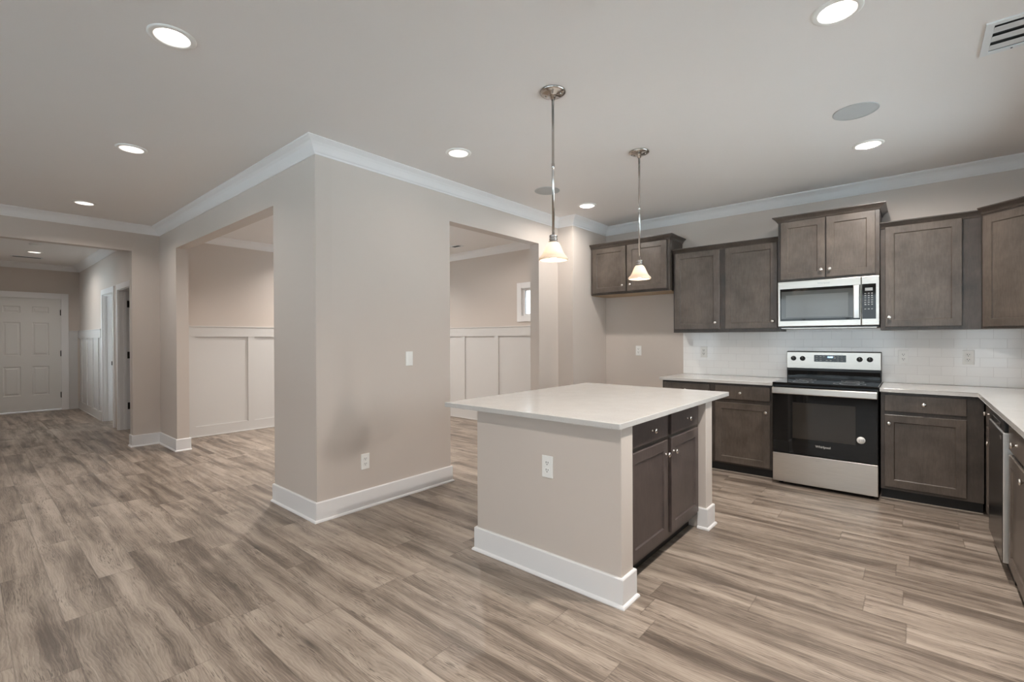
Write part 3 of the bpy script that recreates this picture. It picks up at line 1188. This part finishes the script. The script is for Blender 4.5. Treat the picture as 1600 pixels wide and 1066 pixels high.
# ------------------------------------------------------------------ range
M_BTN = mat('grey_button_print', (0.45, 0.45, 0.44), 0.4)
M_KEY = mat('keypad_print', (0.30, 0.30, 0.29), 0.4)
RX0, RX1, RYF = -0.972, -0.218, 4.760
rng = thing('electric_range', 'stainless steel electric range with black glass oven door', 'range', ((RX0 + RX1) / 2, 5.1, 0))
m = MB().box(RX0 + 0.004, RX1 - 0.004, RYF + 0.045, YB - 0.03, 0.03, 0.893)
for fx in (RX0 + 0.05, RX1 - 0.05):
    for fy in (RYF + 0.1, YB - 0.1):
        m.lathe([(0, 0), (0.02, 0), (0.02, 0.031), (0, 0.031)], Matrix.Translation((fx, fy, 0)), n=16)
obj('body', m, M_BLACK, rng)
obj('storage_drawer', MB().box(RX0, RX1, RYF + 0.003, RYF + 0.044, 0.030, 0.285, 0.004, 2), M_STEEL, rng)
dr = obj('oven_door', MB().box(RX0, RX1, RYF, RYF + 0.044, 0.292, 0.880, 0.004, 2), M_BGLASS, rng)
obj('oven_window', MB().box(-0.815, -0.365, RYF - 0.0008, RYF + 0.002, 0.43, 0.745), M_WGLASS, dr)
m = MB()
m.box(RX0 + 0.002, RX1 - 0.002, RYF - 0.048, RYF - 0.018, 0.818, 0.874, 0.006, 3)
m.box(RX0 + 0.006, RX0 + 0.030, RYF - 0.022, RYF + 0.002, 0.826, 0.866, 0.003)
m.box(RX1 - 0.030, RX1 - 0.006, RYF - 0.022, RYF + 0.002, 0.826, 0.866, 0.003)
obj('door_handle', m, M_STEEL, dr)
fM = frame((-0.590, RYF - 0.0006, 0.378), (1, 0, 0), (0, -1, 0))
obj('lettering', text_mesh('Whirlpool', 0.026, fM, 0.0006, 0.0006), M_NICKEL, dr)
# round paper sticker
m = MB()
sM = frame((-0.329, RYF - 0.0002, 0.473), (1, 0, 0), (0, -1, 0))
m.lathe([(0, 0.0006), (0.0285, 0.0006), (0.0285, 0)], sM, n=40)
st = obj('round_sticker', m, M_PLATE, dr)
m = text_mesh('i', 0.042, sM @ Matrix.Translation((-0.009, 0.0, 0.001)), 0.0002)
m.merge(text_mesh('10', 0.026, sM @ Matrix.Translation((0.008, 0.0, 0.001)), 0.0002).bm)
obj('sticker_print', m, M_GREYP, st)
# cooktop
m = MB().box(RX0 - 0.003, RX1 + 0.003, RYF + 0.008, 5.36, 0.894, 0.915, 0.005, 2)
ck = obj('cooktop', m, M_BGLASS, rng)
for (cx, cy, r_) in ((-0.78, 4.93, 0.10), (-0.42, 4.93, 0.115), (-0.78, 5.2, 0.085), (-0.42, 5.2, 0.085)):
    for rr in (r_, r_ * 0.62):
        m = MB().lathe([(rr - 0.0025, 0.9152), (rr - 0.0025, 0.9156), (rr, 0.9156), (rr, 0.9152)], Matrix.Translation((cx, cy, 0)), n=48)
        obj('burner_ring', m, M_GREYP, ck)
# backguard
bg_ = obj('backguard', MB().box(RX0 + 0.004, RX1 - 0.004, 5.372, YB - 0.013, 0.90, 1.180, 0.006, 2), M_BLACK, rng)
obj('control_panel', MB().box(RX0 + 0.006, RX1 - 0.006, 5.360, 5.374, 1.014, 1.173, 0.003), M_STEEL, bg_)
m = MB().box(RX0 + 0.012, RX1 - 0.012, 5.366, 5.374, 0.925, 0.992, 0.003)
obj('vent_trim', m, M_BGLASS, bg_)
dM_ = frame((0, 5.3598, 0), (1, 0, 0), (0, -1, 0))
obj('display', MB().box(-0.735, -0.482, 5.357, 5.361, 1.081, 1.145, 0.001), M_BGLASS, bg_)
obj('clock', text_mesh('10:08', 0.020, frame((-0.607, 5.3562, 1.126), (1, 0, 0), (0, -1, 0)), 0.0003, 0.0004), M_CLOCK, bg_)
for (u, v) in ((-0.712, 1.130), (-0.712, 1.112), (-0.712, 1.095), (-0.682, 1.130), (-0.682, 1.112), (-0.682, 1.095), (-0.655, 1.130), (-0.632, 1.095), (-0.602, 1.095),
               (-0.57, 1.118), (-0.575, 1.130), (-0.545, 1.130), (-0.545, 1.112), (-0.545, 1.095), (-0.515, 1.130), (-0.515, 1.112), (-0.515, 1.095)):
    obj('display_button', MB().box(u - 0.008, u + 0.008, 5.3562, 5.3572, v - 0.0025, v + 0.0025), M_BTN, bg_)
for kx in (-0.908, -0.831, -0.380, -0.305):
    kM = frame((kx, 5.3605, 1.110), (1, 0, 0), (0, -1, 0))
    m = MB().lathe([(0, 0), (0.023, 0), (0.023, 0.006), (0.019, 0.009), (0.0175, 0.024), (0.014, 0.027), (0, 0.027)], kM, n=28)
    g = MB().box(-0.0035, 0.0035, -0.017, 0.017, 0.026, 0.033, 0.001)
    bmesh.ops.transform(g.bm, matrix=kM, verts=g.bm.verts)
    m.merge(g.bm)
    ko = obj('control_knob', m, M_BLACK, rng)
    g = MB().box(-0.001, 0.001, 0.004, 0.016, 0.0328, 0.0336)
    bmesh.ops.transform(g.bm, matrix=kM, verts=g.bm.verts)
    obj('pointer_mark', g, M_PLATE, ko)

# ------------------------------------------------------------------ microwave
MX0, MX1, MYF = -0.984, -0.223, 5.045
mw = thing('microwave_oven', 'stainless steel over-the-range microwave with black control panel', 'microwave', ((MX0 + MX1) / 2, 5.25, 1.40))
obj('body', MB().box(MX0 + 0.003, MX1 - 0.003, MYF + 0.03, YB - 0.011, 1.405, 1.8415), M_BLACK, mw)
XD = -0.346                                              # seam between door and control panel
z0, z1 = 1.418, 1.838
d = obj('door', MB().box(MX0, XD - 0.0015, MYF, MYF + 0.03, z0, z1, 0.004, 2), M_STEEL, mw)
obj('window_surround', MB().box(MX0 + 0.019, XD - 0.006, MYF - 0.0008, MYF + 0.002, 1.468, 1.770, 0.0005), M_BGLASS, d)
obj('window_pane', MB().box(MX0 + 0.029, -0.402, MYF - 0.0014, MYF, 1.490, 1.745), M_MGLASS, d)
obj('window_mesh', MB().box(MX0 + 0.068, -0.438, MYF - 0.0018, MYF - 0.001, 1.503, 1.708), mat('microwave_inner_screen', (0.105, 0.108, 0.104), 0.1, spec=0.55), d)
m = MB()
prof = []
for i in range(9):
    zz = 1.482 + (1.765 - 1.482) * i / 8
    prof.append((zz, 0.030 + 0.010 * math.sin(PI * i / 8)))
vs = []
for zz, dd in prof:
    vs += [(-0.400, MYF - dd + 0.006, zz), (-0.395, MYF - dd, zz), (-0.362, MYF - dd, zz), (-0.357, MYF - dd + 0.006, zz), (-0.357, MYF - dd + 0.014, zz), (-0.400, MYF - dd + 0.014, zz)]
fs = []
for i in range(8):
    for k in range(6):
        a, b = i * 6 + k, i * 6 + (k + 1) % 6
        fs.append((a, b, b + 6, a + 6))
fs += [(0, 1, 2, 3, 4, 5), (53, 52, 51, 50, 49, 48)]
m.add(vs, fs)
m.box(-0.392, -0.365, MYF - 0.025, MYF + 0.002, 1.488, 1.51)
m.box(-0.392, -0.365, MYF - 0.025, MYF + 0.002, 1.737, 1.76)
obj('door_handle', m, M_STEELV, d)
obj('lettering', text_mesh('Whirlpool', 0.022, frame((-0.62, MYF - 0.0003, 1.805), (1, 0, 0), (0, -1, 0)), 0.0004), M_GREYP, d)
c = obj('control_panel', MB().box(XD + 0.0015, MX1, MYF, MYF + 0.03, z0, z1, 0.004, 2), M_STEEL, mw)
obj('keypad', MB().box(XD + 0.006, MX1 - 0.022, MYF - 0.0008, MYF + 0.002, 1.472, 1.772), M_BGLASS, c)
obj('display', MB().box(XD + 0.026, XD + 0.078, MYF - 0.0014, MYF, 1.713, 1.738), mat('pale_display', (0.33, 0.34, 0.33), 0.3), c)
for i in range(3):
    for j in range(8):
        if j in (6,):
            continue
        u = XD + 0.028 + i * 0.023
        v = 1.690 - j * 0.019
        obj('key', MB().box(u - 0.006, u + 0.006, MYF - 0.0014, MYF - 0.0005, v - 0.004, v + 0.004), M_KEY, c)
m = MB().box(MX0 + 0.02, MX1 - 0.02, MYF + 0.05, YB - 0.03, 1.398, 1.406)
obj('grease_filter', m, M_STEEL, mw)

# ------------------------------------------------------------------ dishwasher
dw = thing('dishwasher', 'stainless dishwasher seen edge-on under the right countertop', 'dishwasher', (0.7, 3.91, 0))
obj('body', MB().box(0.405, XR - 0.02, 3.604, 4.226, 0.0, 0.868), M_BLACK, dw)
d = obj('door', MB().box(0.361, 0.404, 3.618, 4.216, 0.100, 0.798, 0.004, 2), M_STEELV, dw)
obj('front_sheet', MB().box(0.3585, 0.3615, 3.622, 4.212, 0.104, 0.794, 0.001), M_DARKST, d)
obj('badge', MB().box(0.3575, 0.359, 3.66, 3.71, 0.755, 0.772, 0.0005), M_NICKEL, d)
c = obj('control_panel', MB().box(0.365, 0.404, 3.618, 4.216, 0.800, 0.866, 0.004, 2), M_BLACK, dw)
m = MB().box(0.3635, 0.366, 3.74, 4.09, 0.806, 0.838, 0.001)
obj('pocket_handle', m, M_BGLASS, c)
obj('toe_panel', MB().box(0.43, 0.45, 3.618, 4.216, 0.004, 0.096), M_BLACK, dw)

# ------------------------------------------------------------------ pendants
GP = None


def pendant(x, y, label):
    t = thing('pendant_light', label, 'pendant light', (x, y, ZC))
    T = Matrix.Translation((x, y, 0))
    m = MB().lathe([(0, ZC), (0.075, ZC), (0.076, ZC - 0.006), (0.070, ZC - 0.012), (0.052, ZC - 0.018), (0.030, ZC - 0.021), (0.017, ZC - 0.030), (0.012, ZC - 0.046), (0, ZC - 0.046)], T)
    for sg in (-1, 1):
        m.lathe([(0.005, 0), (0.005, -0.005), (0.0, -0.007)], Matrix.Translation((x + sg * 0.045, y + sg * 0.012, ZC - 0.018)), n=10)
    obj('canopy', m, M_CHROME, t)
    m = MB().lathe([(0, 1.9), (0.0075, 1.9), (0.0075, ZC - 0.03), (0, ZC - 0.03)], T, n=16)
    m.lathe([(0.0085, 2.30), (0.0095, 2.302), (0.0095, 2.325), (0.0085, 2.327)], T, n=16)
    obj('rod', m, M_CHROME, t)
    m = MB().lathe([(0, 1.914), (0.012, 1.914), (0.022, 1.911), (0.024, 1.908), (0.024, 1.900), (0.0205, 1.898), (0.0205, 1.893), (0.024, 1.891), (0.024, 1.884),
                    (0.0205, 1.882), (0.0205, 1.878), (0.027, 1.874), (0.029, 1.869), (0.026, 1.867), (0, 1.867)], T)
    obj('socket_cap', m, M_CHROME, t)
    outer = [(0.022, 1.872), (0.030, 1.868), (0.036, 1.860), (0.044, 1.844), (0.052, 1.825), (0.060, 1.808), (0.069, 1.794), (0.079, 1.784), (0.0845, 1.777), (0.0845, 1.770), (0.081, 1.766)]
    inner = [(r_ - 0.004, h) for r_, h in reversed(outer)]
    obj('shade', MB().lathe(outer + inner, T, n=48), M_SHADE, t)
    b = MB().lathe([(0, 1.772), (0.010, 1.7735), (0.019, 1.779), (0.0245, 1.788), (0.026, 1.798), (0.024, 1.810), (0.018, 1.825), (0.013, 1.84), (0.013, 1.866), (0, 1.866)], T, n=24)
    obj('bulb', b, M_BULB, t)
    return t


p1 = pendant(-1.588, 2.232, 'glass bell pendant light hanging nearer over the island')
dup(p1, (-1.600, 3.383, ZC), 'glass bell pendant light farther back over the island, in front of the cabinets')


# ------------------------------------------------------------------ recessed lights
def downlight(x, y, label, watts=1.0):
    t = thing('recessed_light', label, 'recessed light', (x, y, ZC), 'recessed ceiling lights')
    T = Matrix.Translation((x, y, ZC))
    m = MB().lathe([(0.097, 0.0), (0.097, -0.003), (0.090, -0.006), (0.074, -0.007), (0.071, -0.004)], T, n=48)
    obj('trim_ring', m, M_CAN, t)
    m = MB().lathe([(0.0735, -0.0065), (0.071, -0.002), (0.066, 0.018), (0.0585, 0.042), (0.054, 0.046)], T, n=48)
    obj('baffle', m, M_LEDRING, t)
    m = MB().lathe([(0.056, 0.0465), (0.050, 0.0450), (0, 0.0445)], T, n=48)
    obj('lens', m, M_LED, t)
    ld = bpy.data.lights.new('led_lamp', 'AREA')
    ld.shape = 'DISK'
    ld.size = 0.09
    ld.energy = LED * watts
    ld.color = (1.0, 0.945, 0.89)
    ld.spread = math.radians(146)
    lo = bpy.data.objects.new('led_lamp', ld)
    COL.objects.link(lo)
    lo.parent = t
    lo.location = (0, 0, 0.008)
    return t


M_LEDRING = emit('lit_baffle', (1.0, 0.90, 0.78), 0.0)
dl = downlight(-2.655, 0.655, 'recessed ceiling light nearest the camera on the left, upper left corner')
for x, y, wt, lb in ((-4.43, 0.835, 1.7, 'recessed ceiling light, second along the left ceiling toward the hall'),
                 (-6.53, 0.84, 2.2, 'recessed ceiling light just in front of the hall opening'),
                 (-2.655, 2.487, 0.35, 'recessed ceiling light above the big column wall'),
                 (-2.662, 4.366, 3.6, 'recessed ceiling light above the refrigerator space'),
                 (-0.255, 2.497, 9.5, 'recessed ceiling light at the top edge, right of the pendants'),
                 (-0.258, 4.368, 6.5, 'recessed ceiling light above the range cabinets'),
                 (-10.73, 0.78, 2.6, 'recessed ceiling light inside the entry hall'),
                 (-0.255, 0.655, 6.8, 'recessed ceiling light over the camera, right of the nearest left one'),
                 (-0.255, -1.25, 1, 'added unseen recessed ceiling light behind the camera, over the breakfast nook side'),  # unseen lamp added to lighten the kitchen floor
                 (-2.9, -0.9, 1, 'added unseen recessed ceiling light behind the camera, nearest the fan'),  # another lamp out of view, added for more light
                 (-4.43, -1.25, 1, 'added unseen recessed ceiling light over the living room, beyond the fan'),  # added out of view to raise the living room light
                 (-5.2, 2.7, 7.5, 'added unseen recessed ceiling light in the dining room, near the column'),  # dining lamp out of view, added to brighten the room
                 (-6.7, 3.9, 9.5, 'added unseen recessed ceiling light in the dining room, near its added left window'),  # unseen, added to lift the left dining wall
                 (-4.3, 4.2, 4.4, 'added unseen recessed ceiling light in the dining room, near the kitchen'),  # unseen, added to brighten the far dining wall
                 (-8.6, 0.78, 0.8, 'added unseen recessed ceiling light in the hall, just behind the opening header')):  # hidden lamp added as extra light for the hall
    r_ = dup(dl, (x, y, ZC), lb)
    for ch in r_.children:
        if ch.type == 'LIGHT':
            ch.data = ch.data.copy()
            ch.data.energy = LED * wt
            if y > 4:
                ch.data.spread = math.radians(172)



# ------------------------------------------------------------------ ceiling speakers, vents, detector
def speaker(x, y, label):
    t = thing('ceiling_speaker', label, 'speaker', (x, y, ZC))
    T = Matrix.Translation((x, y, ZC))
    obj('rim', MB().lathe([(0.121, 0), (0.121, -0.003), (0.117, -0.005), (0.113, -0.004)], T, n=56), M_GRILLE, t)
    obj('grille', MB().lathe([(0.1135, -0.003), (0.06, -0.005), (0, -0.0055)], T, n=56), M_GRILLE, t)
    return t


s1 = speaker(-0.28, 3.677, 'round grey ceiling speaker above the range side')
dup(s1, (-2.687, 3.678, ZC), 'round grey ceiling speaker behind the nearer pendant rod')

vt = thing('ceiling_vent', 'white slatted ceiling vent at the upper right corner', 'vent', (0.42, 3.2, ZC))
vx0, vx1, vy0, vy1 = 0.252, 0.60, 3.045, 3.375
m = MB()
fw_ = 0.030
for (a, b, c_, d_) in ((vx0, vx0 + fw_, vy0, vy1), (vx1 - fw_, vx1, vy0, vy1), (vx0 + fw_, vx1 - fw_, vy0, vy0 + fw_), (vx0 + fw_, vx1 - fw_, vy1 - fw_, vy1)):
    m.box(a, b, c_, d_, ZC - 0.008, ZC, 0.001)
obj('frame', m, M_VENT, vt)
obj('duct_opening', MB().box(vx0 + fw_, vx1 - fw_, vy0 + fw_, vy1 - fw_, ZC - 0.0015, ZC - 0.0005), M_VENTIN, vt)
for i in range(3):
    yy = vy0 + fw_ + 0.012 + i * 0.088
    m = MB()
    m.add([(vx0 + fw_, yy, ZC - 0.012), (vx1 - fw_, yy, ZC - 0.012), (vx1 - fw_, yy + 0.072, ZC - 0.003), (vx0 + fw_, yy + 0.072, ZC - 0.003),
           (vx0 + fw_, yy, ZC - 0.0105), (vx1 - fw_, yy, ZC - 0.0105), (vx1 - fw_, yy + 0.072, ZC - 0.0015), (vx0 + fw_, yy + 0.072, ZC - 0.0015)],
          [(0, 1, 2, 3), (7, 6, 5, 4), (0, 1, 5, 4), (1, 2, 6, 5), (2, 3, 7, 6), (3, 0, 4, 7)])
    obj('slat', m, M_VENT, vt)
m = MB().lathe([(0.005, -0.008), (0.004, -0.0095), (0, -0.010)], Matrix.Translation((0.365, vy1 - 0.015, ZC)), n=10)
obj('screw', m, M_SLOT, vt)


def small_vent(x, y, w, l, label):
    t = thing('ceiling_vent', label, 'vent', (x, y, ZC))
    m = MB()
    for (a, b, c_, d_) in ((x - w, x - w + 0.02, y - l, y + l), (x + w - 0.02, x + w, y - l, y + l), (x - w + 0.02, x + w - 0.02, y - l, y - l + 0.02), (x - w + 0.02, x + w - 0.02, y + l - 0.02, y + l)):
        m.box(a, b, c_, d_, ZC - 0.008, ZC)
    obj('frame', m, M_VENT, t)
    obj('duct_opening', MB().box(x - w + 0.02, x + w - 0.02, y - l + 0.02, y + l - 0.02, ZC - 0.004, ZC - 0.001), M_VENTIN, t)


small_vent(-11.44, 0.74, 0.075, 0.19, 'dark slot vent in the entry hall ceiling')
small_vent(-5.33, 4.94, 0.10, 0.06, 'small dark vent in the dining room ceiling')
tag(obj('smoke_detector', MB().lathe([(0.065, 0), (0.065, -0.012), (0.055, -0.026), (0.03, -0.032), (0, -0.033)], Matrix.Translation((-9.81, 0.72, ZC)), n=32), M_PLATE),
    'round white smoke detector on the entry hall ceiling', 'smoke detector')

# ------------------------------------------------------------------ ceiling fan behind the camera (seen in the microwave door)
fx, fy = -1.9, -1.9
fan = thing('ceiling_fan', 'ceiling fan with glass light shades, mirrored in the microwave window', 'ceiling fan', (fx, fy, ZC))
T = Matrix.Translation((fx, fy, 0))
obj('motor', MB().lathe([(0, ZC), (0.07, ZC), (0.06, ZC - 0.05), (0.015, ZC - 0.06), (0.015, 2.56), (0.09, 2.54), (0.11, 2.50), (0.09, 2.44), (0.05, 2.42), (0.05, 2.38), (0, 2.38)], T), M_HINGE, fan)
for i in range(5):
    a = 2 * PI * i / 5 + 0.3
    R_ = T @ Matrix.Rotation(a, 4, 'Z') @ Matrix.Translation((0, 0, 2.48)) @ Matrix.Rotation(0.2, 4, 'X')
    b = MB().box(0.10, 0.62, -0.06, 0.06, -0.004, 0.004, 0.003)
    bmesh.ops.transform(b.bm, matrix=R_, verts=b.bm.verts)
    obj('blade', b, M_CABD, fan)
for i in range(3):
    a = 2 * PI * i / 3
    R_ = T @ Matrix.Rotation(a, 4, 'Z') @ Matrix.Translation((0.10, 0, 2.36)) @ Matrix.Rotation(-0.6, 4, 'Y')
    obj('lamp_shade', MB().lathe([(0.02, 0.02), (0.035, 0.0), (0.05, -0.04), (0.062, -0.08), (0.058, -0.08), (0.046, -0.04), (0.031, 0.0)], R_), M_SHADE, fan)
    obj('bulb', MB().lathe([(0, -0.065), (0.02, -0.055), (0.026, -0.035), (0.012, 0.0), (0, 0.0)], R_, n=16), M_BULB, fan)

# ground outside the windows
struct('ground', MB().box(-30, 25, -25, 30, -0.6, -0.5), M_EXT)
